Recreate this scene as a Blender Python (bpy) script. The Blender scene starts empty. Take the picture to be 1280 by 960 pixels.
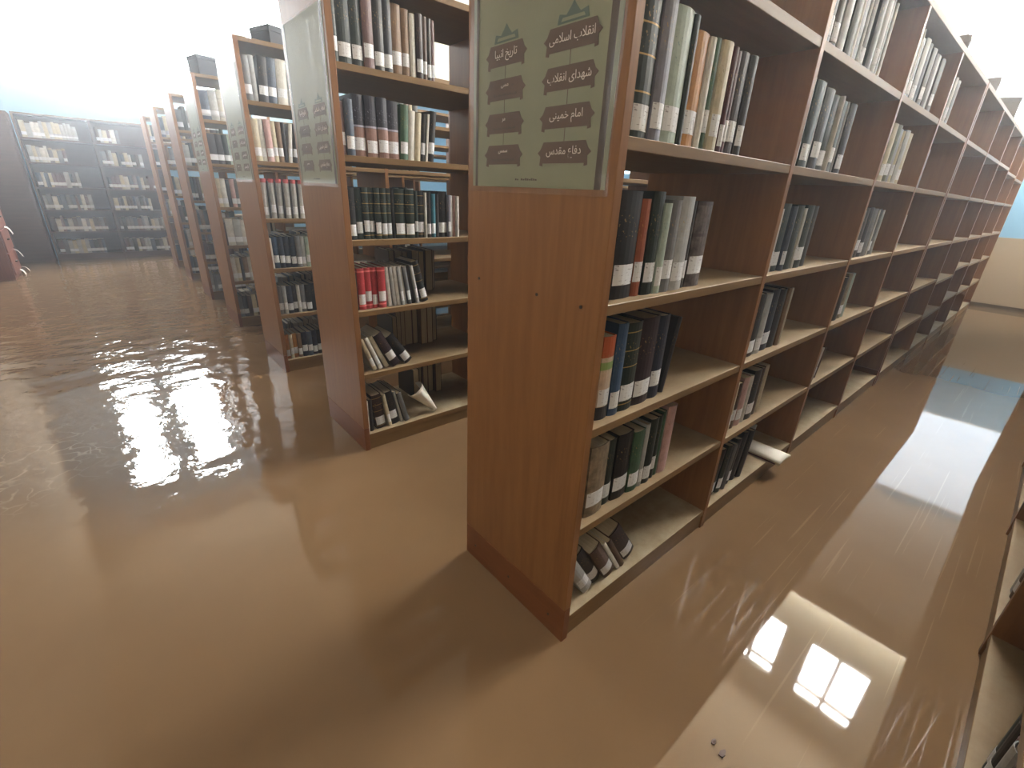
import bpy, bmesh, math, random
from mathutils import Vector, Matrix
random.seed(7)
S = bpy.context.scene
COL = S.collection
R = math.radians

# ------------------------------------------------------------------ camera, world, exposure
CAM = (-0.8443, -0.6545, 1.3482); YAW, PITCH, ROLL, FPX = 48.4492, -22.8473, 2.569, 570.733
cd = bpy.data.cameras.new('camera'); cam = bpy.data.objects.new('camera', cd); COL.objects.link(cam)
fw = Vector((math.cos(R(PITCH))*math.cos(R(YAW)), math.cos(R(PITCH))*math.sin(R(YAW)), math.sin(R(PITCH))))
rt = fw.cross(Vector((0, 0, 1))).normalized(); up = rt.cross(fw)
rt2 = rt*math.cos(R(ROLL)) + up*math.sin(R(ROLL)); up2 = up*math.cos(R(ROLL)) - rt*math.sin(R(ROLL))
M = Matrix((rt2, up2, -fw)).transposed().to_4x4(); M.translation = CAM
cam.matrix_world = M
cd.sensor_width = 36; cd.lens = FPX/1280*36; cd.clip_start = 0.02; cd.clip_end = 100
S.camera = cam
S.view_settings.view_transform = 'Standard'; S.view_settings.look = 'None'
S.view_settings.exposure = 0.0; S.view_settings.gamma = 1; S.view_settings.use_curve_mapping = False
W = bpy.data.worlds.new('world'); S.world = W; W.use_nodes = True
W.node_tree.nodes['Background'].inputs[0].default_value = (.55, .68, .85, 1)
W.node_tree.nodes['Background'].inputs[1].default_value = 1.0
# daylight through the panes; the unseen left windows are added fill
SKY_FAR, SKY_CLERESTORY, FILL_LEFT, SKY_END = 74.0, 190.0, 5.0, 3.8
GLARE_MIST = 0.0145           # thin mist added throughout, standing in for lens glare around the windows
v = W.node_tree.nodes.new('ShaderNodeVolumeScatter')
v.inputs['Color'].default_value = (.92, .96, 1, 1); v.inputs['Density'].default_value = GLARE_MIST; v.inputs['Anisotropy'].default_value = .75
W.node_tree.links.new(v.outputs[0], W.node_tree.nodes['World Output'].inputs['Volume'])

# ------------------------------------------------------------------ materials
def mat(name, col, rough=.6, spec=.3, **kw):
    m = bpy.data.materials.new(name); m.use_nodes = True
    b = m.node_tree.nodes['Principled BSDF']
    b.inputs['Base Color'].default_value = (*col, 1); b.inputs['Roughness'].default_value = rough
    b.inputs['Specular IOR Level'].default_value = spec
    for k, v in kw.items(): b.inputs[k].default_value = v
    return m
def nodes(m): return m.node_tree.nodes, m.node_tree.links, m.node_tree.nodes['Principled BSDF']
def srgb(r, g, b):
    f = lambda c: (c/255/12.92 if c/255 <= .04045 else ((c/255+.055)/1.055)**2.4)
    return (f(r), f(g), f(b))
def mixc(n, l, fac, a, b):
    x = n.new('ShaderNodeMix'); x.data_type = 'RGBA'
    for sock, v in ((0, fac), (6, a), (7, b)):
        if isinstance(v, (int, float)): x.inputs[sock].default_value = v
        elif isinstance(v, tuple): x.inputs[sock].default_value = (*v, 1)
        else: l.new(v, x.inputs[sock])
    return x.outputs[2]
def ramp(n, l, src, p0, p1, v0=0., v1=1.):
    x = n.new('ShaderNodeMapRange'); x.inputs[1].default_value = p0; x.inputs[2].default_value = p1
    x.inputs[3].default_value = v0; x.inputs[4].default_value = v1; l.new(src, x.inputs[0]); return x.outputs[0]
def noise(n, l, vec, scale, detail=3, rough=.55, mscale=(1, 1, 1), rot=(0, 0, 0)):
    mp = n.new('ShaderNodeMapping'); mp.inputs['Scale'].default_value = mscale; mp.inputs['Rotation'].default_value = rot
    l.new(vec, mp.inputs[0])
    t = n.new('ShaderNodeTexNoise'); t.inputs['Scale'].default_value = scale
    t.inputs['Detail'].default_value = detail; t.inputs['Roughness'].default_value = rough
    l.new(mp.outputs[0], t.inputs['Vector']); return t.outputs['Fac']
def math_n(n, l, op, a, b=0.):
    x = n.new('ShaderNodeMath'); x.operation = op
    for i, v in enumerate((a, b)):
        if isinstance(v, (int, float)): x.inputs[i].default_value = v
        else: l.new(v, x.inputs[i])
    return x.outputs[0]

def wood(name, c0, c1, grain, dusty=0.):
    m = mat(name, c0, .42, .25); n, l, b = nodes(m)
    g = n.new('ShaderNodeNewGeometry')
    sc = {'z': (14, 14, .9), 'x': (.9, 14, 14), 'y': (14, .9, 14)}[grain]
    a = noise(n, l, g.outputs['Position'], 2.2, 5, .62, sc)
    fine = noise(n, l, g.outputs['Position'], 9, 3, .6, sc)
    big = noise(n, l, g.outputs['Position'], 1.1, 2)
    f = math_n(n, l, 'ADD', math_n(n, l, 'MULTIPLY', a, .7), math_n(n, l, 'MULTIPLY', fine, .3))
    c = mixc(n, l, ramp(n, l, f, .32, .68), c0, c1)
    c = mixc(n, l, ramp(n, l, big, .35, .7, 0, .22), c, tuple(x*.72 for x in c0))
    if dusty:
        sep = n.new('ShaderNodeSeparateXYZ'); l.new(g.outputs['Normal'], sep.inputs[0])
        top = ramp(n, l, sep.outputs[2], .8, .95)
        d = noise(n, l, g.outputs['Position'], 7, 5, .7)
        fac = math_n(n, l, 'MULTIPLY', top, ramp(n, l, d, .3, .65, dusty*.35, dusty))
        c = mixc(n, l, fac, c, srgb(170, 160, 136))
        l.new(math_n(n, l, 'ADD', .5, math_n(n, l, 'MULTIPLY', fac, .3)), b.inputs['Roughness'])
    l.new(c, b.inputs['Base Color'])
    bp = n.new('ShaderNodeBump'); bp.inputs['Strength'].default_value = .08; bp.inputs['Distance'].default_value = .002
    l.new(fine, bp.inputs['Height']); l.new(bp.outputs[0], b.inputs['Normal'])
    return m
W0, W1 = srgb(135, 96, 59), srgb(117, 79, 48); S0, S1 = srgb(123, 97, 62), srgb(106, 81, 50)
M_WOODZ = wood('beech_vertical', W0, W1, 'z')
M_WOODX = wood('beech_shelf', S0, S1, 'x', .4)
M_WOODB = wood('beech_bottom_shelf', S0, S1, 'x', .8)
M_DARKW = wood('dark_wood', srgb(92, 70, 62), srgb(74, 55, 50), 'x')
M_REDW = wood('reddish_wood', srgb(140, 88, 70), srgb(118, 72, 58), 'z')
M_WET = wood('wet_beech', srgb(118, 74, 46), srgb(104, 63, 38), 'y')
M_PAPER = mat('paper', srgb(225, 220, 208), .8)
M_PAGES = mat('pages', srgb(196, 182, 152), .85)
n, l, b = nodes(M_PAGES); g = n.new('ShaderNodeTexCoord')
l.new(mixc(n, l, noise(n, l, g.outputs['Object'], 220, 2, .5, (4, .05, .05)), srgb(150, 136, 110), srgb(214, 202, 174)), b.inputs['Base Color'])
M_METAL = mat('dark_metal', (.05, .045, .04), .4, .5, Metallic=.7)
M_LABEL = mat('spine_label', srgb(222, 226, 230), .6)
n, l, b = nodes(M_LABEL); g = n.new('ShaderNodeTexCoord')
t = noise(n, l, g.outputs['Generated'], 6, 2, .6, (.6, .1, 1.9))
l.new(mixc(n, l, ramp(n, l, t, .60, .66), srgb(214, 218, 222), srgb(158, 160, 166)), b.inputs['Base Color'])

BOOK = {}
def cover(key, words, col, bands=(), bcol=(170, 140, 80), top=None, cut=.5, mott=.12, rough=.5, low=None):
    """a book cloth: plain colour, ruled bands at given heights, or a two tone jacket"""
    dk = .6 if sum(col) < 510 else .8
    c = tuple(x*dk for x in srgb(*col)); top = top and tuple(int(x*.82) for x in top); m = mat('cover_'+key, c, rough, .4); n, l, b = nodes(m)
    tc = n.new('ShaderNodeTexCoord'); sep = n.new('ShaderNodeSeparateXYZ'); l.new(tc.outputs['Generated'], sep.inputs[0])
    z = sep.outputs[2]
    nn = noise(n, l, tc.outputs['Object'], 26, 4, .65)
    out = mixc(n, l, ramp(n, l, nn, .3, .75, 0, 1), tuple(x*(1-mott*2) for x in c), tuple(min(1, x*(1+mott)+.004) for x in c))
    if top:
        out = mixc(n, l, ramp(n, l, z, cut-.004, cut+.004), out, srgb(*top))
    if low:
        out = mixc(n, l, ramp(n, l, z, .16, .165, 1, 0), out, srgb(*low))
    for (h, w) in bands:
        d = math_n(n, l, 'ABSOLUTE', math_n(n, l, 'SUBTRACT', z, h))
        out = mixc(n, l, ramp(n, l, d, w*.8, w, 1, 0), out, srgb(*bcol))
    # a line or two of lettering down the spine
    tt = noise(n, l, tc.outputs['Generated'], 9, 2, .5, (1.1, .01, 3.2))
    band = math_n(n, l, 'MULTIPLY', ramp(n, l, z, .55, .56), ramp(n, l, z, .84, .85, 1, 0))
    out = mixc(n, l, math_n(n, l, 'MULTIPLY', math_n(n, l, 'MULTIPLY', ramp(n, l, tt, .62, .66), band), .55), out, srgb(*bcol))
    l.new(out, b.inputs['Base Color'])
    BOOK[key] = (m, words)
G5 = ((.9, .006), (.7, .006), (.52, .006), (.3, .006), (.08, .006))
cover('dg', 'dark green', (28, 46, 40)); cover('dgb', 'dark green gold-banded', (24, 44, 36), G5)
cover('bk', 'black', (26, 24, 26)); cover('bkb', 'black gold-lined', (24, 26, 28), G5)
cover('bk2', 'charcoal', (44, 42, 44)); cover('nv', 'navy blue', (30, 40, 62)); cover('bl', 'mid blue', (62, 92, 128))
cover('teal', 'dark teal', (36, 62, 66)); cover('tq', 'bright teal', (50, 120, 140)); cover('lav', 'lavender grey', (142, 144, 162))
cover('gy', 'grey', (128, 130, 134)); cover('lg', 'light grey', (182, 186, 188)); cover('wh', 'white', (222, 222, 216), bcol=(120, 120, 125))
cover('cr', 'cream', (206, 198, 172), bcol=(110, 90, 70)); cover('pg', 'pale green', (176, 194, 184), bcol=(80, 110, 120))
cover('or', 'orange', (214, 150, 70), bcol=(120, 60, 30)); cover('gn', 'mid green', (70, 108, 82)); cover('br', 'brown', (92, 66, 52))
cover('brb', 'brown leather gold-ruled', (58, 42, 34), G5); cover('tan', 'tan', (150, 120, 92)); cover('bu', 'burgundy', (84, 34, 44))
cover('db', 'dark burgundy', (44, 20, 28)); cover('rd', 'red', (200, 62, 66), ((.92, .02), (.1, .02)), (226, 120, 118))
cover('pk', 'pale pink', (200, 164, 160), bcol=(120, 70, 70)); cover('mv', 'mauve brown', (128, 100, 100))
cover('duo', 'navy-and-pink', (168, 130, 118), ((.5, .018),), (150, 150, 165), top=(42, 42, 58), cut=.48)
cover('rt', 'red-topped grey', (188, 188, 186), (), (90, 90, 95), top=(206, 96, 100), cut=.9)
cover('mc', 'orange-topped striped', (210, 190, 170), ((.66, .05),), (120, 150, 90), top=(196, 98, 58), cut=.76, low=(40, 40, 44))
cover('old', 'worn beige', (170, 152, 126), mott=.3, bcol=(120, 100, 80)); cover('ph', 'photo-covered brown', (120, 108, 104), ((.62, .02), (.98, .03)), (60, 50, 50), mott=.45)
cover('bo', 'blue-black', (34, 40, 52)); cover('ol', 'olive', (96, 98, 66)); cover('sl', 'slate blue', (84, 98, 118))
cover('ob', 'rust orange', (170, 92, 60))

# flood water
M_WATER = mat('silty_water', (.2, .13, .08), .03, .5, IOR=1.4)
n, l, b = nodes(M_WATER); g = n.new('ShaderNodeNewGeometry'); P = g.outputs['Position']
WC0, WC1, WSCUM = srgb(119, 96, 71), srgb(108, 86, 63), srgb(150, 126, 98)
big = noise(n, l, P, .9, 4, .6); c = mixc(n, l, ramp(n, l, big, .35, .7), WC0, WC1)
mid = noise(n, l, P, 5, 5, .7); c = mixc(n, l, ramp(n, l, mid, .5, .8, 0, .25), c, WC1)
# pale straight scum streaks in the right aisle
sep = n.new('ShaderNodeSeparateXYZ'); l.new(P, sep.inputs[0])
aisle = math_n(n, l, 'MULTIPLY', ramp(n, l, sep.outputs[1], -.05, -.12), ramp(n, l, sep.outputs[0], .1, .5))
for rz, sc in ((8, 60), (-14, 52), (27, 56), (3, 70)):
    s_ = noise(n, l, P, 1, 2, .5, (.7, sc, 1), (0, 0, R(rz)))
    k = math_n(n, l, 'MULTIPLY', ramp(n, l, s_, .69, .71), aisle)
    c = mixc(n, l, math_n(n, l, 'MULTIPLY', k, .35), c, WSCUM)
# pale branching lines by the left picture edge
vor = n.new('ShaderNodeTexVoronoi'); vor.feature = 'DISTANCE_TO_EDGE'; vor.inputs['Scale'].default_value = 9
wob = n.new('ShaderNodeVectorMath'); wob.operation = 'ADD'; nz = n.new('ShaderNodeTexNoise'); nz.inputs['Scale'].default_value = 6; l.new(P, nz.inputs['Vector'])
sc_ = n.new('ShaderNodeVectorMath'); sc_.operation = 'SCALE'; sc_.inputs['Scale'].default_value = .25; l.new(nz.outputs['Color'], sc_.inputs[0])
l.new(P, wob.inputs[0]); l.new(sc_.outputs[0], wob.inputs[1]); l.new(wob.outputs[0], vor.inputs['Vector'])
dist = n.new('ShaderNodeVectorMath'); dist.operation = 'DISTANCE'; l.new(P, dist.inputs[0]); dist.inputs[1].default_value = (-1.45, 2.35, 0)
fr = math_n(n, l, 'MULTIPLY', ramp(n, l, vor.outputs['Distance'], .015, .06, 1, 0), ramp(n, l, dist.outputs['Value'], .2, .55, .5, 0))
fr = math_n(n, l, 'MULTIPLY', fr, ramp(n, l, noise(n, l, P, 7, 3, .6), .42, .62))
c = mixc(n, l, fr, c, srgb(190, 172, 152))
l.new(c, b.inputs['Base Color'])
# ripples: calm near the front, livelier up the left aisle, still in the right aisle
rip = noise(n, l, P, 4.2, 2, .5, (1, 1.1, 1)); rip2 = noise(n, l, P, 26, 2, .6)
zone = math_n(n, l, 'MULTIPLY', ramp(n, l, sep.outputs[1], .9, 2.3), ramp(n, l, sep.outputs[0], .9, -.3))
far = ramp(n, l, sep.outputs[1], 2.6, 4.2, 1, 2.2)
h = math_n(n, l, 'ADD', rip, math_n(n, l, 'MULTIPLY', rip2, .12))
amp = math_n(n, l, 'ADD', .006, math_n(n, l, 'MULTIPLY', math_n(n, l, 'MULTIPLY', zone, far), .5))
h = math_n(n, l, 'MULTIPLY', h, amp)
bp = n.new('ShaderNodeBump'); bp.inputs['Strength'].default_value = 1; bp.inputs['Distance'].default_value = .014
l.new(h, bp.inputs['Height']); l.new(bp.outputs[0], b.inputs['Normal'])

def plaster(name, col, var=.06):
    m = mat(name, col, .85, .2); n, l, b = nodes(m); g = n.new('ShaderNodeNewGeometry')
    l.new(mixc(n, l, noise(n, l, g.outputs['Position'], 2.3, 5, .6), tuple(x*(1-var*2) for x in col), col), b.inputs['Base Color'])
    return m
M_BLUE = plaster('blue_paint', srgb(142, 190, 222)); M_TAN = plaster('tan_paint', srgb(176, 160, 136)); M_BEIGE = plaster('beige_paint', srgb(152, 140, 122))
M_CREAM = plaster('cream_paint', srgb(226, 220, 200)); M_CEIL = plaster('ceiling_paint', srgb(240, 232, 222))
M_SKIRT = mat('dark_skirting', srgb(84, 74, 62), .5); M_FRAME = mat('window_frame', srgb(120, 112, 104), .5)
M_WFRAME = mat('white_window_frame', srgb(235, 235, 232), .5)
M_CONC = plaster('floor_tile', srgb(120, 105, 90))
def pane_mat(name, s, col=(.93, .97, 1.0)):
    m = bpy.data.materials.new(name); m.use_nodes = True; b = m.node_tree.nodes['Principled BSDF']
    b.inputs['Base Color'].default_value = (.8, .85, .9, 1); b.inputs['Roughness'].default_value = .2
    b.inputs['Emission Color'].default_value = (*col, 1); b.inputs['Emission Strength'].default_value = s
    return m
P_FAR = pane_mat('daylit_pane_far', SKY_FAR); P_CLER = pane_mat('daylit_pane_high', SKY_CLERESTORY, (1, .98, .94))
P_FILL = pane_mat('fill_pane_left', FILL_LEFT); P_END = pane_mat('daylit_pane_end', SKY_END, (.6, .8, 1))

# ------------------------------------------------------------------ mesh helpers
class MB:
    def __init__(s): s.bm = bmesh.new()
    def box(s, a, b, bev=0.):
        x0, y0, z0 = (min(a[i], b[i]) for i in range(3)); x1, y1, z1 = (max(a[i], b[i]) for i in range(3))
        vs = [s.bm.verts.new(p) for p in ((x0,y0,z0),(x1,y0,z0),(x1,y1,z0),(x0,y1,z0),(x0,y0,z1),(x1,y0,z1),(x1,y1,z1),(x0,y1,z1))]
        fs = [s.bm.faces.new([vs[i] for i in f]) for f in ((0,3,2,1),(4,5,6,7),(0,1,5,4),(1,2,6,5),(2,3,7,6),(3,0,4,7))]
        if bev: bmesh.ops.bevel(s.bm, geom=list({e for f in fs for e in f.edges}), offset=bev, segments=1, affect='EDGES')
        return s
    def prism(s, pts, z0, z1, fx=None):
        """extrude a closed 2D outline; fx maps (u, v, w) to a point"""
        fx = fx or (lambda u, v, w: (u, v, w))
        lo = [s.bm.verts.new(fx(u, v, z0)) for u, v in pts]; hi = [s.bm.verts.new(fx(u, v, z1)) for u, v in pts]
        k = len(pts)
        s.bm.faces.new(lo[::-1]); s.bm.faces.new(hi)
        for i in range(k): s.bm.faces.new((lo[i], lo[(i+1) % k], hi[(i+1) % k], hi[i]))
        return s
    def sheet(s, grid, t):
        """a thin sheet through a grid of points, given real thickness t"""
        nr, nc = len(grid), len(grid[0])
        V = [[Vector(p) for p in r] for r in grid]
        N = [[None]*nc for _ in range(nr)]
        for i in range(nr):
            for j in range(nc):
                du = V[i][min(j+1, nc-1)]-V[i][max(j-1, 0)]; dv = V[min(i+1, nr-1)][j]-V[max(i-1, 0)][j]
                nn = du.cross(dv); N[i][j] = nn.normalized() if nn.length > 1e-9 else Vector((0, 0, 1))
        A = [[s.bm.verts.new(V[i][j]+N[i][j]*t/2) for j in range(nc)] for i in range(nr)]
        B = [[s.bm.verts.new(V[i][j]-N[i][j]*t/2) for j in range(nc)] for i in range(nr)]
        for i in range(nr-1):
            for j in range(nc-1):
                s.bm.faces.new((A[i][j], A[i][j+1], A[i+1][j+1], A[i+1][j])); s.bm.faces.new((B[i][j], B[i+1][j], B[i+1][j+1], B[i][j+1]))
        ring = [(0, j) for j in range(nc)]+[(i, nc-1) for i in range(1, nr)]+[(nr-1, j) for j in range(nc-2, -1, -1)]+[(i, 0) for i in range(nr-2, 0, -1)]
        for k in range(len(ring)):
            (a, b_), (c_, d) = ring[k], ring[(k+1) % len(ring)]
            s.bm.faces.new((A[a][b_], B[a][b_], B[c_][d], A[c_][d]))
        return s
    def build(s, name, m, parent=None, smooth=False, loc=None):
        bmesh.ops.recalc_face_normals(s.bm, faces=s.bm.faces)
        me = bpy.data.meshes.new(name); s.bm.to_mesh(me); s.bm.free()
        if smooth:
            for f in me.polygons: f.use_smooth = True
        for mm in (m if isinstance(m, (list, tuple)) else [m]): me.materials.append(mm)
        o = bpy.data.objects.new(name, me); COL.objects.link(o)
        if parent: o.parent = parent
        if loc: o.location = loc
        return o
def tag(o, label=None, cat=None, group=None, kind=None):
    if label: o['label'] = label
    if cat: o['category'] = cat
    if group: o['group'] = group
    if kind: o['kind'] = kind
    return o
def empty(name, loc=(0, 0, 0), rz=0):
    o = bpy.data.objects.new(name, None); COL.objects.link(o); o.location = loc; o.rotation_euler = (0, 0, rz); o.empty_display_size = .1; return o
def struct(name, m, *boxes):
    k = MB()
    for a, b in boxes: k.box(a, b)
    return tag(k.build(name, m), kind='structure')

# ------------------------------------------------------------------ the room
X0, X1, Y0, Y1, FL = -2.3, 9.3, -2.6, 10.4, -.12
XH, ZL, ZH = 5.45, 3.6, 5.8       # high hall ends at x = XH, low ceiling beyond it
struct('floor', M_CONC, ((X0, Y0, FL-.1), (X1, Y1, FL)))
k = MB(); nx, ny = 4, 4
for i in range(nx):
    for j in range(ny): pass
vs = [k.bm.verts.new(p) for p in ((X0, Y0, 0), (X1, Y0, 0), (X1, Y1, 0), (X0, Y1, 0))]; k.bm.faces.new(vs)
tag(k.build('flood_water', M_WATER), 'muddy brown flood water covering the whole library floor', 'water', kind='stuff')
struct('ceiling', M_BEIGE, ((X0, Y0, ZH), (XH, Y1, ZH+.12)))
struct('ceiling_low', M_CEIL, ((XH, Y0, ZL), (X1+.1, Y1, ZL+.12)))

def wall_with_holes(name, axis, pos, thick, u0, u1, z0, z1, holes, m):
    """wall in plane axis = pos; holes (ua, ub, za, zb) share one z range"""
    k = MB()
    def bx(ua, ub, za, zb):
        if ub-ua < 1e-4 or zb-za < 1e-4: return
        if axis == 'x': k.box((pos, ua, za), (pos+thick, ub, zb))
        else: k.box((ua, pos, za), (ub, pos+thick, zb))
    if not holes: bx(u0, u1, z0, z1)
    else:
        za, zb = holes[0][2:]
        bx(u0, u1, z0, za); bx(u0, u1, zb, z1); cur = u0
        for h in sorted(holes): bx(cur, h[0], za, zb); cur = h[1]
        bx(cur, u1, za, zb)
    return tag(k.build(name, m), kind='structure')
NW = [0]
def window(axis, pos, depth, ua, ub, za, zb, pane, mull=(), bars=(), transom=None, nbars=0, fm=None):
    """frame with mullions in a wall opening, pane set back in the reveal"""
    NW[0] += 1; f = .03
    P_ = (lambda u, d, z: (pos+d, u, z)) if axis == 'x' else (lambda u, d, z: (u, pos+d, z))
    sg = 1 if depth > 0 else -1
    k = MB()
    for (a, b, c, d) in ((ua, ua+f, za, zb), (ub-f, ub, za, zb), (ua, ub, za, za+f), (ua, ub, zb-f, zb)):
        k.box(P_(a, sg*.02, c), P_(b, sg*.06, d))
    for u in mull: k.box(P_(u-.025, sg*.02, za), P_(u+.025, sg*.06, zb))
    if transom: k.box(P_(ua, sg*.02, transom-.025), P_(ub, sg*.06, transom+.025))
    o = tag(k.build('window_%d' % NW[0], fm or M_FRAME), kind='structure')
    if nbars:
        k = MB()
        for i in range(1, nbars):
            u = ua+(ub-ua)*i/nbars; k.box(P_(u-.006, sg*.0, za), P_(u+.006, sg*.012, (transom or zb)))
        k.build('window_bars', M_METAL, o)
    k = MB(); k.box(P_(ua, sg*.066, za), P_(ub, sg*.072, zb)); k.build('window_pane', pane, o)
    return o
# far wall of the left aisle: blue, big windows above the cases
FARW = [(-1.36, -.74), (-.40, .38), (.80, 1.72), (2.0, 2.8)]
wall_with_holes('wall_far', 'y', Y1, .12, X0-.12, XH, FL, ZH, [(a, b, 2.62, 4.75) for a, b in FARW], M_BLUE)
struct('wall_far_low', M_BLUE, ((XH, Y1, FL), (X1, Y1+.12, ZL)))
for a, b in FARW: window('y', Y1, .12, a, b, 2.62, 4.75, P_FAR, fm=M_WFRAME)
# clerestory wall above the low ceiling
CLER = [(-.473-.375+1.024*i, -.473+.355+1.024*i) for i in range(-2, 3) if -.473-.375+1.024*i > Y0+.1]
wall_with_holes('wall_clerestory', 'x', XH, .12, Y0, Y1, ZL+.12, ZH, [(a, b, 4.30, 5.36) for a, b in CLER], M_CREAM)
for i, (a, b) in enumerate(CLER): window('x', XH, .12, a, b, 4.30, 5.36, P_CLER, mull=((a+b)/2,), transom=5.15, nbars=6 if i != 1 else 0)
# fill light and its hiding ledge, both added to brighten the clerestory wall
struct('added_trim_1', M_CREAM, ((XH-.24, Y0, 3.42), (XH, 2.6, 3.45)), ((XH-.24, Y0, 3.45), (XH-.225, 2.6, 3.50)), ((XH, Y0, 3.42), (XH+.12, Y1, ZL)))
k = MB(); k.box((XH-.20, Y0+.05, 3.4505), (XH-.10, 2.55, 3.47))
tag(k.build('cove_fill_light', pane_mat('cove_fill_glow', 330., (1, .96, .88))), 'long added fill light lying on the ledge under the high windows', 'lamp')
# end wall behind the long case: tan dado, blue above, a high window band
EW = [(-1.9, 2.6), (3.0, 6.0), (6.4, 9.4)]
wall_with_holes('wall_end', 'x', X1, .12, Y0, Y1+.12, 1.02, ZL, [(a, b, 1.85, 3.5) for a, b in EW], M_BLUE)
struct('wall_end_dado', M_TAN, ((X1-.008, Y0, FL), (X1+.12, Y1+.12, 1.02)))
struct('baseboard_end', M_SKIRT, ((X1-.028, Y0, FL), (X1-.008, Y1, .06)))
for a, b in EW: window('x', X1, .12, a, b, 1.85, 3.5, P_END, mull=(a+.7, b-.7), fm=M_WFRAME)
# left wall with unseen high windows added for fill light, right wall
LFILL = [(-2.4, -1.5), (-1.2, -.3)]
wall_with_holes('wall_left', 'x', X0, -.12, Y0, Y1, FL, ZH, [(a, b, 4.2, 5.5) for a, b in LFILL], M_BEIGE)
for a, b in LFILL: window('x', X0, -.12, a, b, 4.2, 5.5, P_FILL, mull=((a+b)/2,))
struct('wall_right', M_BEIGE, ((X0-.12, Y0-.12, FL), (XH, Y0, ZH)), ((XH, Y0-.12, FL), (X1, Y0, ZL)))

# ------------------------------------------------------------------ bookcases
ZS = [.093, .442, .774, 1.109, 1.464, 1.802]; ZT = 2.103; D = .53; TB = .026; TP = .028
def bookcase(loc, xs, label, depth=D, z=ZS, m=(M_WOODZ, M_WOODX, M_WOODB), end0=True, end1=True, rz=0, jit=None, back=False):
    """xs: panel centre lines; xs[0] and xs[-1] are the ends"""
    root = empty('bookcase', loc, rz)
    tag(root, label, 'bookcase', 'library bookcases')
    mz, mx, mb = m
    def panel(x0, x1, nm):
        if nm == 'end_panel':
            k = MB(); k.box((x0, 0, .136), (x1, depth, ZT+TB), .0015); k.build('end_panel', mz, root)
            k = MB(); k.box((x0, 0, FL), (x1, depth, .134), .0015); k.build('plinth_panel', M_WET if mz is M_WOODZ else mz, root)
        else:
            k = MB(); k.box((x0, 0, FL), (x1, depth, ZT), .0015); k.build(nm, mz, root)
    ed = []
    for i, x in enumerate(xs):
        if i == 0: panel(x, x+TP, 'end_panel'); ed.append((x, x+TP))
        elif i == len(xs)-1: panel(x-TP, x, 'end_panel'); ed.append((x-TP, x))
        else: panel(x-TP/2, x+TP/2, 'divider'); ed.append((x-TP/2, x+TP/2))
    for i in range(len(xs)-1):
        a, b = ed[i][1], ed[i+1][0]
        for r, zz in enumerate(z):
            dz = jit.get((i, r), 0) if jit else 0
            k = MB(); k.box((a, .002, zz-TB+dz), (b, depth-.002, zz+dz), .0012); k.build('shelf', mb if r == 0 else mx, root)
        for pa, pb in ((.008, .026), (depth-.026, depth-.008)): k = MB(); k.box((a, pa, FL), (b, pb, z[0]-TB)); k.build('plinth', mx, root)
        if back: k = MB(); k.box((a, depth-.02, z[0]), (b, depth-.008, ZT)); k.build('back_panel', mz, root)
    k = MB(); k.box((ed[0][1], 0, ZT), (ed[-1][0], depth, ZT+TB), .0015); k.build('top_panel', mx, root)
    return root
XA = [0, .908, 1.887, 2.737, 3.72]
JIT = {(1, 2): -.03, (1, 1): -.035, (3, 5): -.03, (2, 1): .02, (2, 2): .03, (3, 2): .01, (4, 5): -.05}   # shelves set at odd heights
XB = [0, 1.09, 2.04, 3.02, 4.05, 5.13]; XB0 = 3.75
bookcase((0, 0, 0), XA, 'large beech bookcase in the foreground, end panel with olive sign facing the camera')
bookcase((XB0, 0, 0), XB, 'beech bookcase continuing the front row to the tan end wall, mostly empty',
         jit=JIT)
UY = [1.480, 2.906, 4.382, 5.786, 7.218, 8.581]
XU = [0, .93, 1.86, 2.79, 3.72]
ULAB = ['second beech bookcase from the front, red and dark green books in its end bay',
        'third beech bookcase from the front, red-topped grey volumes in its end bay',
        'fourth beech bookcase from the front along the left aisle',
        'fifth beech bookcase from the front along the left aisle, hazy',
        'sixth beech bookcase from the front along the left aisle, hazy',
        'farthest of the side-on beech bookcases, next to the dark cases on the far wall']
for y, lb in zip(UY, ULAB): bookcase((0, y, 0), XU, lb)
for y, lb in zip(UY[:3], ('far half of the second row of bookcases, glimpsed through its open shelves', 'far half of the third row of bookcases, behind the second row',
                        'far half of the fourth row of bookcases, behind the third row')): bookcase((XB0, y, 0), XB, lb)
bookcase((0.15, -.9-D, 0), [0, .92, 1.85, 2.78, 3.7], 'beech bookcase cut off by the right edge of the picture', m=(M_WOODZ, M_WOODX, M_WOODX))
bookcase((3.9, -.9-D, 0), [0, .92, 1.85, 2.78, 3.7], 'beech bookcase farther along the right-hand aisle edge')
DK = (M_DARKW, M_DARKW, M_DARKW)
bookcase((-1.46, 10.03, 0), [0, .87, 1.78], 'dark bookcase with two bays of pale books against the far blue wall', depth=.35, m=DK, back=True)
cp = empty('cupboard', (-2.28, 9.9, 0)); tag(cp, 'tall dark closed cupboard in the far left corner beside the dark bookcase', 'cupboard')
k = MB(); k.box((0, .02, FL), (.79, .47, 2.12), .003); k.build('body', M_DARKW, cb_ := cp)
for q in range(2):
    k = MB(); k.box((.02+.38*q, -.001, .06), (.39+.38*q, .019, 2.08), .003); dr = k.build('door', M_DARKW, cp)
    k = MB(); k.box((.34+.08*q, -.02, 1.0), (.355+.08*q, -.002, 1.12), .002); k.build('handle', M_METAL, dr)

# screws in the near end panel
for y, z_ in ((.215, 1.099), (.06, 1.097), (.47, 1.101), (.27, .065), (.067, .066), (.47, .065)):
    k = MB(); k.prism([(math.cos(a*math.pi/4)*.0045, math.sin(a*math.pi/4)*.0045) for a in range(8)], -.0015, .001, lambda u, v, w: (w-.0002, y+u, z_+v))
    k.build('screw', M_METAL, bpy.data.objects['bookcase'])

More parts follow.
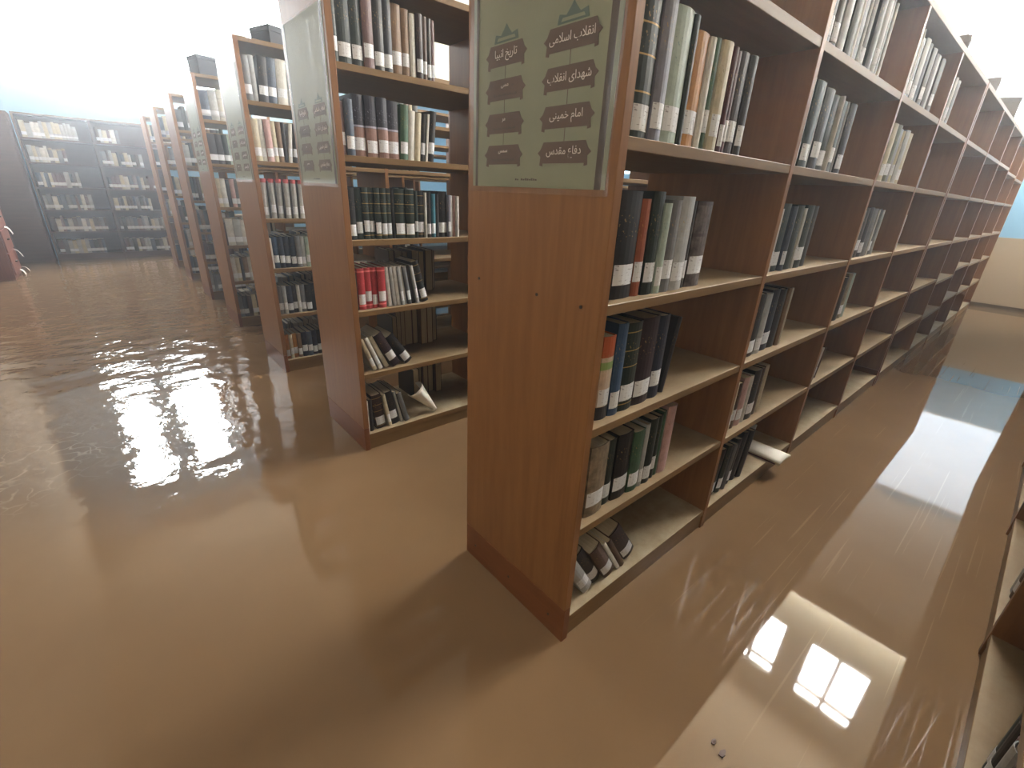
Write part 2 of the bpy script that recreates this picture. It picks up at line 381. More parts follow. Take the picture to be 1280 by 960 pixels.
# ------------------------------------------------------------------ books
def outline(w, d, r, off=0.):
    """closed outline of a cover seen from above, spine at y = 0 facing -y"""
    pts = []
    ns = 5; bow = min(.006, w*.16)
    for i in range(ns+1):
        t_ = i/ns; pts.append((-w/2-off+(w+2*off)*t_, -off+bow*(1-math.sin(math.pi*t_))*1.0))
    return pts, bow
def book_meshes(w, d, h):
    t = .0026 if w > .02 else .0012
    sp, bow = outline(w, d, 0)
    # cover: outer spine curve, boards, inner
    inner = [(max(-w/2+t, min(w/2-t, x)), y+t) for x, y in sp]
    pts = sp+[(w/2, d), (w/2-t, d)]+inner[::-1]+[(-w/2+t, d), (-w/2, d)]
    kc = MB(); kc.prism(pts, 0, h)
    kp = MB(); e = .0035; kp.box((-w/2+t, bow+t+.0005, e), (w/2-t, d-.004, h-e))
    return kc, kp
def label_mesh(w, h, z0, z1, frac=1.):
    sp, bow = outline(w, 0, 0); o = .0005
    out = [(x*frac, y-o*2) for x, y in sp]; inn = [(x*frac, y+.0006) for x, y in sp]
    k = MB(); k.prism(out+inn[::-1], z0, z1); return k
PRE = {}
ORD = 'first second third fourth fifth sixth seventh eighth ninth tenth eleventh twelfth thirteenth fourteenth fifteenth sixteenth seventeenth eighteenth nineteenth twentieth'.split()
SH = ['bottom shelf', 'second shelf up', 'third shelf up', 'fourth shelf up', 'fifth shelf up', 'top shelf']
NB = [0]
far = {}
STUFF = {}
def put_book(x, y, z, w, h, key, lab=True, lean=0., d=None, back=False, label=None, group=None, stuff=None, yaw=0., origin=None, base_rz=0.):
    d = d or (.17+.05*random.random()+ (.03 if h > .26 else 0)); m, words = BOOK[key]
    kc, kp = book_meshes(w, d, h)
    a = R(lean)
    mw = Matrix.Translation((x, y, z+abs(math.sin(a))*w/2+.0004)) @ Matrix.Rotation(a, 4, 'Y')
    rz = (math.pi if back else 0)+yaw
    mw = mw @ Matrix.Rotation(rz, 4, 'Z')
    if origin is not None: mw = origin @ mw
    if stuff is not None:      # the far mass of books: one object
        kc.bm.transform(mw); kp.bm.transform(mw)
        stuff.setdefault(m.name, []).append((m, kc)); stuff.setdefault('pages', []).append((M_PAGES, kp))
        if lab: q = label_mesh(w, h, .03, .075); q.bm.transform(mw); stuff.setdefault('label', []).append((M_LABEL, q))
        return None
    NB[0] += 1
    o = kc.build('book', m); o.matrix_world = mw
    kp.build('pages', M_PAGES, o)
    if lab:
        z0 = .016+random.random()*.026; label_mesh(w, h, z0, z0+.05, .92).build('spine_label', M_LABEL, o)
    tag(o, label, 'book', group)
    return o
def hword(h): return 'tall ' if h >= .285 else ('short ' if h < .2 else '')
def row(x, zrow, spec, where, unit_y=0., setb=.03, back=False, xmax=None, stuff=None, sh=None, depth=D, origin=None, ws=1.):
    """spec: tokens 'key:width_mm:height_mm[:l][:lean]' laid side by side from x; '_:mm' leaves a gap"""
    ph = pl = 0.; toks = spec.split(); total = sum(1 for t in toks if not t.startswith('_')); i = 0
    for t in toks:
        q = t.split(':'); key = q[0]; w = min(.082, float(q[1])/1000*ws)
        if key == '_': x += w; continue
        h = float(q[2])/1000; lab = 'l' in q[3:]; lean = next((float(s) for s in q[3:] if s != 'l'), 0.)
        rank = (total-1-i) if back else i
        pos = ORD[min(rank, 19)]; i += 1
        wd = BOOK[key][1]
        c, s = math.cos(R(lean)), abs(math.sin(R(lean)))
        y = unit_y+setb+random.uniform(-.006, .008) if not back else unit_y+depth-setb-random.uniform(-.006, .008)
        lb = f"{hword(h)}{'leaning ' if abs(lean) > 8 else ''}{wd} book, {pos} from left on {sh}, {where}"
        tl = math.tan(R(lean)); step = min(h*c, ph*math.cos(R(pl)))*(math.tan(R(pl))-tl) if ph else (-h*math.sin(R(lean)) if lean < 0 else 0)
        xl = x+max(0, step); xr = xl+w/c; cx = xl+w*c/2 if lean <= 0 else xr-w*c/2; ph, pl = h, lean
        put_book(cx, y, zrow, w, h, key, lab, lean, back=back, label=lb, group='books on the '+sh+', '+where if stuff is None else None, stuff=stuff, origin=origin)
        x = xr+.0014
    return x
def auto(keys, n, hmin, hmax, wmin=18, wmax=44, lean=0, lab=.8):
    out = []
    for i in range(n):
        out.append('%s:%d:%d%s%s' % (random.choice(keys), random.randint(wmin, wmax), random.randint(hmin, hmax), ':l' if random.random() < lab else '', ':%g' % lean if lean else ''))
    return ' '.join(out)

# --- front bookcase, nearest bay
w_ = 'nearest front bay'
def shelf_rows(rows, x, where, y=0., bay=None, **kw):
    for r, spec in rows.items():
        xx = x
        ws = 1.
        if isinstance(spec, tuple):
            if spec[0] > .9: ws, spec = spec
            else: xx, spec = x+spec[0], spec[1]
        row(xx, ZS[r]+(JIT.get((bay, r), 0) if bay is not None else 0), spec, where, y, sh=SH[r], ws=ws, **kw)
shelf_rows({
 5: 'dg:40:270:l wh:25:260 gy:34:280:l bk:40:270 br:36:265:l cr:28:240:l dg:40:255 lg:30:250 bk2:36:260:l nv:34:255 wh:20:235 _:180 wh:22:210',
 4: 'bkb:42:292:l dgb:62:300:l lav:47:292:l pg:66:262:l dg:22:258 or:62:238:l wh:26:236 gn:27:240:l cr:48:240:l bu:26:236:l bu:30:234:l db:52:240:l bk2:42:240:l',
 3: 'bk:48:252:l bk:84:252:l ob:38:236:l dg:48:254:l pg:30:228:l gy:48:236:l lg:62:246:l bk:28:236:l ph:88:236:l',
 2: 'bk2:44:262:l mc:50:240:l bl:44:268:l dgb:66:262:l db:108:266:l nv:56:262:l _:12 bk2:24:244:9',
 1: 'bk2:44:220 old:106:244:l dg:50:234:l bk:76:238:l gn:58:226:l lg:22:236:l dg:46:246:l dg:28:244:l gn:24:250 pk:54:262 ',
 0: (1.2, 'lg:40:190:l:-33 bk:36:225:l:-33 br:46:205:l:-33 wh:14:210:-33 br:18:205:-33 db:52:215:l:-36')}, TP+.003, w_)
row(.16, ZS[1], 'bu:34:240 br:42:235 dg:30:232', 'back of front bookcase', 0, back=True, sh='second shelf up')
row(.30, ZS[2], 'gy:30:262 wh:24:255', 'back of front bookcase', 0, back=True, sh='third shelf up')
# --- second bay
w_ = 'second bay of front bookcase'
shelf_rows({
 5: (1.6, 'dg:30:270:l wh:20:262:l gy:30:268:l bk2:34:262:l lg:36:266 dg:40:262 wh:14:255 nv:46:268 lg:14:252 bk:36:248:l bo:40:262 lg:34:258:l bk2:36:262 wh:14:250'),
 4: (1.55, 'teal:50:255:l wh:14:262:l teal:44:258:l lg:20:262 bo:56:252:l teal:48:244:l wh:12:248 teal:50:240:l lg:12:244 bo:46:242:l'),
 3: (1.6, 'bo:46:232:l wh:18:222:l teal:46:240:l sl:26:232:l dg:48:236 wh:12:226:l dg:48:238:l bk:44:236'),
 2: (1.7, 'mv:38:230 bk:48:252:l lg:36:246:l nv:48:256:l bk2:40:250 tan:20:250 cr:14:246'),
 1: (1.65, 'wh:30:222:l cr:28:218:l br:26:212:l pk:36:226:l wh:22:220 bk:46:236:l br:30:230 cr:22:232'),
 0: (1.55, 'br:32:200:l:8 bk:44:236:l:9 dg:34:238:l:9 gy:22:232:9 bk:38:236:l:10 bo:36:252:10 bk2:34:246:10 wh:10:262:11')}, .908+TP/2+.003, w_)
w_ = 'third bay of front bookcase'
shelf_rows({
 5: (1.65, 'wh:24:258:l lg:22:262 bk:34:255:l wh:16:262:l gy:44:240:l lg:48:252:l sl:36:248 gy:42:240:l wh:14:236 bk2:40:236 lg:40:244 gy:36:240:l nv:40:246'),
 4: (1.65, 'dg:34:236 cr:44:242:l cr:46:246:l ol:46:248:l gy:48:240 cr:26:238:l lg:44:246 cr:40:240:l'),
 3: (1.7, 'lg:20:222 mv:30:226:l lg:18:224 bk:48:238:l bo:44:240:l gy:46:236 wh:14:232 bk2:44:236:l lg:20:230'),
 2: (1.65, 'mv:40:176 bk:48:236:l bk2:44:232 old:48:246:l pg:30:240'),
 1: (1.6, 'cr:24:180:l br:26:190 wh:20:186:l:14 br:22:182:15'),
 0: (1.6, 'bk:30:150 mv:24:140')}, 1.887+TP/2+.003, w_)
w_ = 'fourth bay of front bookcase'
shelf_rows({5: (1.65, 'sl:46:246:l lg:48:225:l lg:44:240 wh:30:236:l gy:44:230'), 4: (1.6, 'wh:22:200:l lg:40:196:l gy:44:205'), 3: (1.6, 'lg:34:214:l gy:46:206:l bk2:30:210 wh:20:206'), 2: 'bk:26:160', 1: 'bk2:34:130', 0: 'gy:30:170 br:26:165:12'}, 2.737+TP/2+.003, w_)
w_ = 'fifth bay of front row'
shelf_rows({5: (.04, 'pg:44:262:l:9 lg:48:240:12'), 4: (.02, 'wh:30:120:l'), 3: 'bk:48:220 lg:22:232:l', 2: 'bk2:36:190', 1: 'br:40:90', 0: 'lg:26:200:14 br:40:150:l'}, XB0+TP+.003, w_, bay=0)
w_ = 'sixth bay of front row'
shelf_rows({5: 'lg:52:205:l sl:44:215', 4: 'bk2:40:110', 3: 'lg:34:90:l br:30:120'}, XB0+1.09+TP/2+.003, w_, bay=1, stuff=far)
w_ = 'seventh bay of front row'
shelf_rows({5: 'lg:60:220:l', 4: 'gy:50:200:l lg:40:210', 3: 'br:60:170', 0: 'lg:60:110'}, XB0+2.04+TP/2+.003, w_, bay=2, stuff=far)
w_ = 'eighth bay of front row'
shelf_rows({5: 'lg:60:235:l wh:60:225', 4: 'pg:70:215 lg:60:220', 2: 'br:60:180', 1: 'br:70:150'}, XB0+3.02+TP/2+.003, w_, bay=3, stuff=far)
w_ = 'last bay of front row'
shelf_rows({5: 'wh:80:235:l lg:90:225 wh:70:215', 4: 'lg:80:215:l wh:70:205', 2: 'br:70:180'}, XB0+4.05+TP/2+.003, w_, bay=4, stuff=far)

# --- second bookcase
w_ = 'end bay of second bookcase'
shelf_rows({
 5: 'dg:26:250:l dg:56:262:l dg:48:262:l mv:46:258:l bk:44:262:l bo:40:262:l tan:46:258:l tan:36:250:l wh:28:240 db:32:246:l br:22:242:l bk2:20:240:l mv:20:238:l',
 4: 'mv:26:205:l sl:36:216:l duo:54:240:l duo:52:240:l duo:48:240:l duo:58:236:l gn:40:228:l:3 wh:34:210:4 cr:30:206:4 bk:24:206:l:5 wh:12:206:5 bk:34:220:l:6',
 3: 'bk:40:224:l dg:32:224:l dgb:28:228:l dgb:28:228:l dgb:28:228:l dgb:28:228:l dgb:28:228:l bk:16:226 dgb:52:228:l dgb:48:226:l dg:18:222:l bkb:40:222:l wh:10:216 bk:24:218:l tq:24:212:l bk2:20:214 bk:52:224:l lav:16:208:l wh:16:206 pk:16:206 wh:14:204',
 2: 'db:18:178 rd:36:202:l rd:34:202:l rd:28:202:l rd:40:202:l wh:20:200:-4 lg:18:200:-5 wh:20:200:-5 lg:16:200:l:-6 wh:14:200:-7 gy:20:200:l:-8 bk2:18:200:-9 lg:16:200:l:-10 bkb:40:222:l:-15',
 1: (0, 'cr:22:190:l:-20 wh:22:196:l:-22 cr:24:200:-25 db:50:210:l:-28 bk:48:198:l:-34'),
 0: 'wh:16:186 bk2:20:190 brb:56:206:l:-6 cr:18:204:l:-9 bk:44:208:l:-10 lg:16:204:-12 gy:28:190:-14'}, TP+.003, w_, UY[0])
w_ = 'back of second bookcase'
for r, x0, spec in ((5, .48, 'br:46:235 bk2:40:232 br:44:228 bk:40:236'), (4, .44, 'br:84:216 bk:50:226 dg:50:232'), (2, .36, 'br:34:240 mv:48:236 tan:40:226 br:44:238 bk2:36:232 br:48:240 mv:40:228'),
                    (1, .34, 'bk:30:200 mv:34:246 tan:30:250 mv:52:240 br:36:250 tan:44:252 br:40:246 bk2:44:250'), (0, .46, 'bk:44:190 br:40:236 mv:36:230 bk2:40:238 br:44:234')):
    row(x0, ZS[r], spec, w_, UY[0], back=True, sh=SH[r], stuff=far)
w_ = 'end bay of third bookcase'
shelf_rows({
 5: 'gy:44:240:l lg:30:246 bk2:54:248:l:4 sl:50:250:l:4 wh:60:250:l:3 lg:50:248:3 dg:40:250:l:4 bk:50:250:l wh:30:240',
 4: 'cr:44:244:l wh:30:244:l pk:40:244:l cr:30:240:l tan:32:240:l bk:20:238 wh:24:236:l:6 bk2:30:236:l:7 wh:20:234:l:7 bk:42:232:l:8 gy:30:232:l:6 lg:36:226:l',
 3: ' '.join(['rt:34:250:l:2 bk2:10:236:2']*7)+' bk:40:230:l',
 2: 'wh:18:205 bl:36:214:l nv:34:216:l nv:40:214:l nv:36:212:l gy:34:216:l lg:30:214:l pg:40:212:l cr:40:220:l or:24:190 tan:30:196',
 1: 'gy:36:206:l lg:24:206:l nv:40:204:l bk2:32:204:l wh:20:202:l gy:38:204:l bk:40:200:l bo:50:206 br:40:190',
 0: 'or:32:190:l cr:22:188:l or:32:192:l tan:30:188:l nv:40:194:l sl:36:192:l nv:38:194:l bk:30:194:l gy:34:190:l'}, TP+.003, w_, UY[1])
w_ = 'end bay of fourth bookcase'
shelf_rows({
 5: 'sl:70:220:l lg:60:230:l wh:60:235:l bk2:40:225 lg:50:235:l',
 4: 'bk:60:235:l bk2:50:235:l dg:40:235:l pg:70:238:l pg:60:238 wh:40:230:l',
 3: 'cr:36:235:l wh:40:238:l bk:30:230 pk:36:236:l gy:50:234:l bk2:50:230:l lg:40:230:l',}, TP+.003, w_, UY[2], stuff=far)

# --- everything farther off: the remaining books as one mass
for r, sp in ((2, 'bk:16:200 wh:60:235:l lg:60:232:l wh:50:226:l gn:30:220:l pk:30:215'), (1, 'wh:40:225:l cr:36:220:l bk:24:215 tan:40:222:l wh:30:220:l bk2:40:216:l'), (0, 'gy:40:200:l bk:40:205:l br:36:200 cr:40:210:l bk2:40:206:l')): row(TP+.003, ZS[r], sp, 'far', UY[2], sh='x', stuff=far)
PAL = ['bk', 'bk2', 'wh', 'lg', 'gy', 'br', 'dg', 'sl', 'cr', 'mv', 'teal', 'tan']
for ui in (3, 4, 5):
    for r in range(6): row(TP+.004, ZS[r], auto(PAL, random.randint(8, 13), 190, 245, 24, 55), 'far', UY[ui], sh='x', stuff=far)
LPAL = ['wh', 'lg', 'cr', 'gy', 'sl', 'mv', 'bk2', 'br']
for r in range(6):
    row(-1.46+TP+.03, ZS[r], auto(LPAL if r < 5 else ['wh', 'lg', 'cr', 'lg'], [11, 14, 12, 11, 9, 13][r], 190, 235, 26, 48), 'far', 10.03, sh='x', stuff=far, ws=1.3)
    row(-.59+TP/2+.03, ZS[r], auto(LPAL, [13, 13, 12, 13, 11, 6][r], 180, 235, 26, 48), 'far', 10.03, sh='x', stuff=far, ws=1.3)
for ui in (1, 2):
    for r in range(6): row(.12, ZS[r], auto(PAL, random.randint(7, 12), 190, 240, 24, 55, lab=0), 'far', UY[ui], back=True, sh='x', stuff=far)
for r in range(6): row(.93+TP, ZS[r], auto(PAL, random.randint(5, 12), 190, 240, 24, 55), 'far', UY[0], sh='x', stuff=far)
for bay in range(4):
    for r in range(0, 6):
        row(.15+.92*bay+.1, ZS[r], auto(PAL, random.randint(3, 9), 190, 240, 24, 55), 'far', -.9-D, back=True, sh='x', stuff=far)
    row(.3+.9*bay, ZT+TB, auto(PAL, random.randint(4, 8), 150, 230, 24, 60), 'far', -.9-D+.0, back=True, sh='x', stuff=far, setb=.01)
for ui in (0, 1):
    for bay in range(1, 7):
        for r in range(6): row((XU+[XB0+q for q in XB[1:]])[bay]+.06, ZS[r], auto(PAL, random.randint(3, 7), 190, 240, 24, 55, lab=.3), 'far', UY[ui], back=(bay % 2 == 0), sh='x', stuff=far)
bmall = bmesh.new(); mats = []
for key, items in far.items():
    m = items[0][0]; mats.append(m); mi = len(mats)-1
    for _, kk in items:
        me = bpy.data.meshes.new('tmp'); kk.bm.normal_update()
        bmesh.ops.recalc_face_normals(kk.bm, faces=kk.bm.faces)
        for f in kk.bm.faces: f.material_index = mi
        kk.bm.to_mesh(me); kk.bm.free(); bmall.from_mesh(me); bpy.data.meshes.remove(me)
me = bpy.data.meshes.new('distant_books'); bmall.to_mesh(me); bmall.free()
for m in mats: me.materials.append(m)
o = bpy.data.objects.new('distant_books', me); COL.objects.link(o)
tag(o, 'rows of pale and dark books filling the farther bookcases', 'books', kind='stuff')
print('BOOKS', NB[0])

# ------------------------------------------------------------------ end panel signs
FORMS = {'ا': ('\ufe8d', '\ufe8e', None, None), 'ن': ('\ufee5', '\ufee6', '\ufee7', '\ufee8'), 'ق': ('\ufed5', '\ufed6', '\ufed7', '\ufed8'),
 'ب': ('\ufe8f', '\ufe90', '\ufe91', '\ufe92'), 'س': ('\ufeb1', '\ufeb2', '\ufeb3', '\ufeb4'), 'م': ('\ufee1', '\ufee2', '\ufee3', '\ufee4'),
 'ی': ('\ufbfc', '\ufbfd', '\ufbfe', '\ufbff'), 'ش': ('\ufeb5', '\ufeb6', '\ufeb7', '\ufeb8'), 'ه': ('\ufee9', '\ufeea', '\ufeeb', '\ufeec'),
 'د': ('\ufea9', '\ufeaa', None, None), 'خ': ('\ufea5', '\ufea6', '\ufea7', '\ufea8'), 'ف': ('\ufed1', '\ufed2', '\ufed3', '\ufed4'),
 'ع': ('\ufec9', '\ufeca', '\ufecb', '\ufecc'), 'ت': ('\ufe95', '\ufe96', '\ufe97', '\ufe98'), 'ر': ('\ufead', '\ufeae', None, None),
 'لا': ('\ufefb', '\ufefc', None, None)}
def shape(s):
    words = []
    for wd in s.split(' '):
        L = []; i = 0
        while i < len(wd):
            if wd[i:i+2] == 'لا': L.append('لا'); i += 2
            else: L.append(wd[i]); i += 1
        g = ''
        for i, ch in enumerate(L):
            if ch not in FORMS: g += ch; continue
            f = FORMS[ch]; prev = i > 0 and L[i-1] in FORMS and FORMS[L[i-1]][2] is not None; nxt = f[2] is not None and i < len(L)-1
            g += f[3] if prev and nxt else f[1] if prev else f[2] if nxt else f[0]
        words.append(g[::-1])
    return ' '.join(words[::-1])
M_SHEET = mat('sign_paper', srgb(150, 144, 112), .55); n, l, b = nodes(M_SHEET); g = n.new('ShaderNodeNewGeometry')
l.new(mixc(n, l, noise(n, l, g.outputs['Position'], 5, 4, .6), srgb(124, 130, 106), srgb(138, 144, 120)), b.inputs['Base Color'])
M_PLAQUE = mat('plaque_brown', srgb(80, 60, 48), .6); M_STRIP = mat('sign_edge_brown', srgb(62, 48, 38), .5)
M_INK = mat('dark_ink', srgb(62, 48, 42), .6); M_WINK = mat('white_ink', srgb(226, 214, 206), .6); M_ORN = mat('ornament_green', srgb(70, 92, 80), .6)
M_CLEAR = mat('clear_plastic', (.5, .5, .5), .3, .5, IOR=1.45); M_CLEAR.node_tree.nodes['Principled BSDF'].inputs['Alpha'].default_value = .06
n, l, b = nodes(M_CLEAR); g = n.new('ShaderNodeNewGeometry')
bp = n.new('ShaderNodeBump'); bp.inputs['Strength'].default_value = .5; bp.inputs['Distance'].default_value = .01
l.new(noise(n, l, g.outputs['Position'], 4, 2, .5, (1, 2, .5)), bp.inputs['Height']); l.new(bp.outputs[0], b.inputs['Normal'])
def text_mesh(s, size, name, m, parent, y, z, x):
    cu = bpy.data.curves.new(name, 'FONT'); cu.body = shape(s); cu.size = size; cu.align_x = 'CENTER'; cu.extrude = .0002
    t = bpy.data.objects.new(name, cu); COL.objects.link(t)
    dg = bpy.context.evaluated_depsgraph_get(); dg.update()
    me = bpy.data.meshes.new_from_object(t.evaluated_get(dg)); bpy.data.objects.remove(t); bpy.data.curves.remove(cu)
    me.materials.clear(); me.materials.append(m)
    zz = [v.co.y for v in me.vertices]; c = (min(zz)+max(zz))/2 if zz else 0
    for v in me.vertices: v.co = Vector((-v.co.z+x, -v.co.x+y, v.co.y-c+z))
    o = bpy.data.objects.new(name, me); COL.objects.link(o); o.parent = parent; return o
def sign(uy, zb, label, rich=True):
    y0, y1, zt = .026, .503, 2.0
    root = empty('sign_sheet', (0, uy, 0)); tag(root, label, 'sign', 'sign sheets on the bookcase ends')
    fx = lambda u, v, w: (w, u, v)
    k = MB(); k.box((-.0012, y0, zb), (-.0002, y1, zt)); k.build('paper', M_SHEET, root)
    for a in ((y0+.012, y0+.030), (y1-.022, y1-.012)):
        k = MB(); k.box((-.0016, a[0], zb), (-.0012, a[1], zt)); k.build('edge_strip', M_STRIP, root)
    for ci, (yc, wd) in enumerate(((.157, .155), (.373, .142))):
        for ri, zc in enumerate((1.653, 1.581, 1.507, 1.435)):
            zc += zb-1.359; h2, a = .0225, wd/2
            pts = [(-a+.012, -h2), (-a+.012, -h2-.006), (-a+.002, -h2-.004), (-a+.004, -.008), (-a-.006, 0), (-a+.004, .008), (-a+.012, h2),
                   (a-.012, h2), (a-.004, .008), (a+.006, 0), (a-.004, -.008), (a-.002, -h2-.004), (a-.012, -h2-.006), (a-.012, -h2)]
            k = MB(); k.prism([(yc+u, zc+v) for u, v in pts], -.0018, -.0012, fx); pl = k.build('plaque', M_PLAQUE, root)
            txt = (('انقلاب اسلامی', 'شهدای انقلاب', 'امام خمینی', 'دفاع مقدس'), ('تاریخ انبیا', 'مسی', 'مر', 'سمس'))[ci][ri]
            big = ci == 0 or ri == 0
            text_mesh(txt, .023 if big else .014, 'lettering', M_WINK, pl, yc, zc+(0 if big else .007), -.0021)
            if not big:
                k = MB()
                for q in range(9): k.box((-.0021, yc-.045+q*.0103, zc-.014), (-.0018, yc-.045+q*.0103+.007, zc-.009-.002*(q % 2)))
                for q in (-.03, .03): k.box((-.0021, yc+q-.004, zc+.006), (-.0018, yc+q+.004, zc+.0085))
                k.build('fine_print', M_INK, pl)
            if ri < 3:
                k = MB(); k.box((-.0015, yc-.0009, zc-.052), (-.0012, yc+.0009, zc-h2)); k.build('connector', M_PLAQUE, root)
            else: pass
            if ri == 0:
                k = MB(); zz = zc+.026
                k.prism([(yc-.045, zz), (yc+.045, zz), (yc+.04, zz+.018), (yc+.02, zz+.014), (yc+.008, zz+.026), (yc, zz+.036), (yc-.008, zz+.026), (yc-.02, zz+.014), (yc-.04, zz+.018)], -.0016, -.0012, fx)
                orn = k.build('ornament', M_ORN, root)
                k = MB(); k.prism([(yc-.034, zz+.004), (yc+.034, zz+.004), (yc+.03, zz+.010), (yc-.03, zz+.010)], -.0018, -.0016, fx); k.build('cartouche', M_SHEET, orn)
    k = MB()
    for q in range(11):
        if q != 8: k.box((-.0015, .24+q*.0075, zb+.016), (-.0012, .24+q*.0075+.0055, zb+.0195+.001*(q % 3)))
    k.build('foot_note', M_INK, root)
    # loose clear plastic over the sheet, bulging near the edges
    gr = []
    for i in range(13):
        z_ = zb-.014+(zt-zb+.02)*i/12; r_ = []
        for j in range(13):
            y_ = y0-.012+(y1-y0+.02)*j/12
            bulge = .004+.006*abs(math.sin(j*1.7+i*.6))*(.3+.7*abs(j-6)/6)
            r_.append((-bulge, y_, z_))
        gr.append(r_)
    k = MB(); k.sheet(gr, .0006); k.build('plastic_cover', M_CLEAR, root, smooth=True)
sign(0, 1.359, 'olive sign sheet with eight brown plaques on the nearest bookcase end panel')
sign(UY[0], 1.347, 'olive sign sheet under plastic on the second bookcase end panel')
sign(UY[1], 1.347, 'pale sign sheet on the third bookcase end panel')
sign(UY[2], 1.40, 'faint sign sheet on the fourth bookcase end panel')

# ------------------------------------------------------------------ loose papers and odds and ends
def paper_sheet(name, label, cat, grid, m=M_PAPER, t=.0012, group=None):
    k = MB(); k.sheet(grid, t); return tag(k.build(name, m, smooth=True), label, cat, group)
# curled booklet at the foot of the second bookcase
gr = []
for i in range(9):
    s_ = i/8; r_ = []
    for j in range(15):
        a = R(-200+250*j/14); rad = .052*(1-s_)+.010*s_
        p = Vector((math.cos(a)*rad, math.sin(a)*rad, 0)); r_.append(p+Vector((0, 0, .20*(1-s_))))
    gr.append(r_)
mt = Matrix.Translation((.47, UY[0]+.045, ZS[0]+.014)) @ Matrix.Rotation(R(-38), 4, 'Y') @ Matrix.Rotation(R(-6), 4, 'X')
gr = [[mt @ p for p in r_] for r_ in gr]
paper_sheet('curled_booklet', 'white curled booklet rolled like a cone on second bookcase bottom shelf', 'booklet', gr, t=.003)
# open sodden book hanging over the bottom shelf of the second bay
root = empty('open_book', (1.56, .012, ZS[0])); tag(root, 'sodden open book drooping over the front bookcase bottom shelf edge', 'book')
def leaf(dx, lift, wdt):
    return [[(dx+wdt*j/6, .13-.20*i/8, .009+lift*math.sin(math.pi*j/6)*(.4+.6*(1-i/8)) - max(0, (i-5)/8)**1.2*.008) for j in range(7)] for i in range(9)]
k = MB(); k.sheet(leaf(0, .020, .15), .010); k.build('page_block', M_PAGES, root, True)
k = MB(); k.sheet([[(p[0], p[1], p[2]+.0075) for p in r_] for r_ in leaf(0, .024, .14)], .0015); k.build('loose_page', M_PAPER, root, True)
k = MB(); k.sheet([[(p[0]+.01, p[1]+.02, p[2]-.002) for p in r_] for r_ in leaf(-.02, .012, .17)], .002); k.build('cover', BOOK['bu'][0], root, True)
# unseen lamps added under the low ceiling to light the far aisle
M_TUBE = pane_mat('fill_tube', 420., (1, .97, .9))
for x_, y_, lb in ((6.7, -1.85, 'added fluorescent fill lamp over the right-hand cases, nearer one'), (8.3, -1.85, 'added fluorescent fill lamp over the right-hand cases, by end wall'),
                   (6.7, 1.0, 'added fluorescent fill lamp behind the front row, nearer one'), (8.3, 1.0, 'added fluorescent fill lamp behind the front row, by end wall')):
    o = empty('fill_lamp', (x_, y_, ZL)); tag(o, lb, 'lamp')
    k = MB(); k.box((-.62, -.1, -.045), (.62, .1, -.001), .004); k.build('housing', M_WFRAME, o)
    for d_ in (-.05, .05):
        k = MB(); k.prism([(math.cos(a*R(36))*.016+d_, math.sin(a*R(36))*.016-.064) for a in range(10)], -.59, .59, lambda u, v, w: (w, u, v)); k.build('tube', M_TUBE, o)
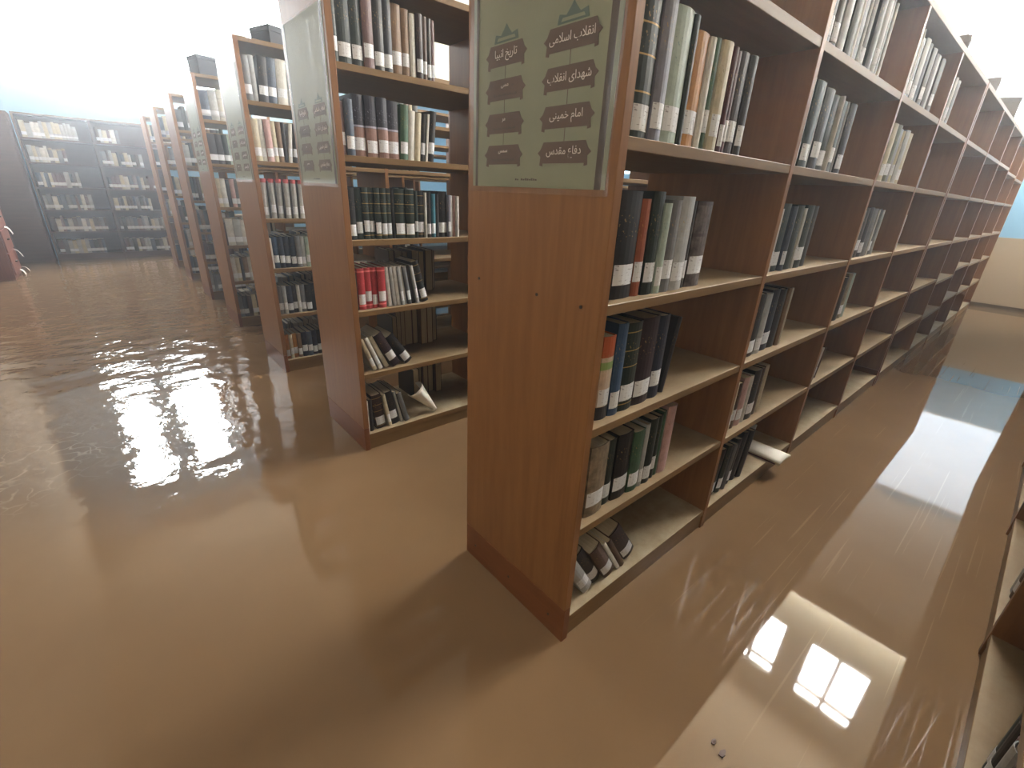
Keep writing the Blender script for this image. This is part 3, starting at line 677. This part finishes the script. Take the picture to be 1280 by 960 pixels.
# things lying on top of the cases
def carton(loc, size, rz, label, m):
    o = empty('carton', loc, rz); tag(o, label, 'box')
    a, b, c = size; k = MB(); k.box((-a/2, -b/2, 0), (a/2, b/2, c), .002); k.build('box_body', m, o)
    k = MB(); k.box((-a/2-.003, -b/2-.003, c-.03), (a/2+.003, b/2+.003, c+.004), .002); k.build('lid', m, o)
M_CARD = mat('grey_card', srgb(120, 118, 118), .7); M_CARD2 = mat('dark_card', srgb(58, 60, 66), .7)
TOPZ = ZT+TB+.0005
carton((3.0, .12, TOPZ), (.09, .16, .10), .2, 'small grey box on top of front bookcase, nearest of three', M_CARD)
carton((4.35, .12, TOPZ), (.16, .18, .11), .1, 'grey box on top of front row beyond the small one', M_CARD)
carton((5.6, .14, TOPZ), (.22, .20, .16), .5, 'tilted grey box on top of front row, farthest of three', M_CARD)
carton((.26, UY[1]+.16, TOPZ), (.14, .2, .10), .3, 'dark box on top of the third bookcase', M_CARD2)
carton((.15, UY[2]+.16, TOPZ), (.2, .2, .14), .2, 'dark box on top of the fourth bookcase', M_CARD2)
# wooden drawer cabinet at the left wall
cb = empty('drawer_cabinet', (-2.28, 8.2, 0)); tag(cb, 'reddish wooden drawer cabinet with papers poking out, left picture edge', 'cabinet')
k = MB(); k.box((0, 0, FL), (.46, .75, .93), .003); k.build('body', M_REDW, cb)
for q in range(3):
    z0 = .06+.285*q; k = MB(); k.box((.461, .03, z0), (.478, .72, z0+.265), .003); dr = k.build('drawer', M_REDW, cb)
    k = MB(); k.box((.479, .32, z0+.13), (.50, .43, z0+.145), .002); k.build('handle', M_METAL, dr)
k = MB(); k.box((-.01, -.02, .931), (.49, .77, .955), .003); k.build('cabinet_top', M_REDW, cb)
for q, (y_, z_, dx) in enumerate(((8.62, .61, .09), (8.75, .30, .10), (8.90, .055, .12), (8.58, .06, .08))):
    gr = [[(-1.799+dx*(i/4)**.6*.6, y_+.12*j/3+.01*i, z_+.016-.10*(i/4)**1.6+.012*math.sin(j+q)) for j in range(4)] for i in range(5)]
    paper_sheet('loose_paper', ['white paper poking from the cabinet upper drawer', 'white paper poking from the cabinet middle drawer',
                'large white paper drooping from the cabinet bottom drawer', 'white paper scrap low on the cabinet front'][q], 'paper', gr, t=.002)
# bits floating in the near right aisle
for q, (x_, y_, r_) in enumerate(((.107, -.467, .010), (.099, -.496, .014))):
    k = MB(); pts = [(math.cos(a*R(45))*r_*random.uniform(.7, 1.2), math.sin(a*R(45))*r_*.55*random.uniform(.7, 1.2)) for a in range(8)]
    k.prism(pts, -.001, .003); tag(k.build('floating_debris', M_DARKW, loc=(x_, y_, .001)), ['small dark scrap floating in right aisle water, nearer bookcase', 'larger dark scrap floating in right aisle water'][q], 'debris')
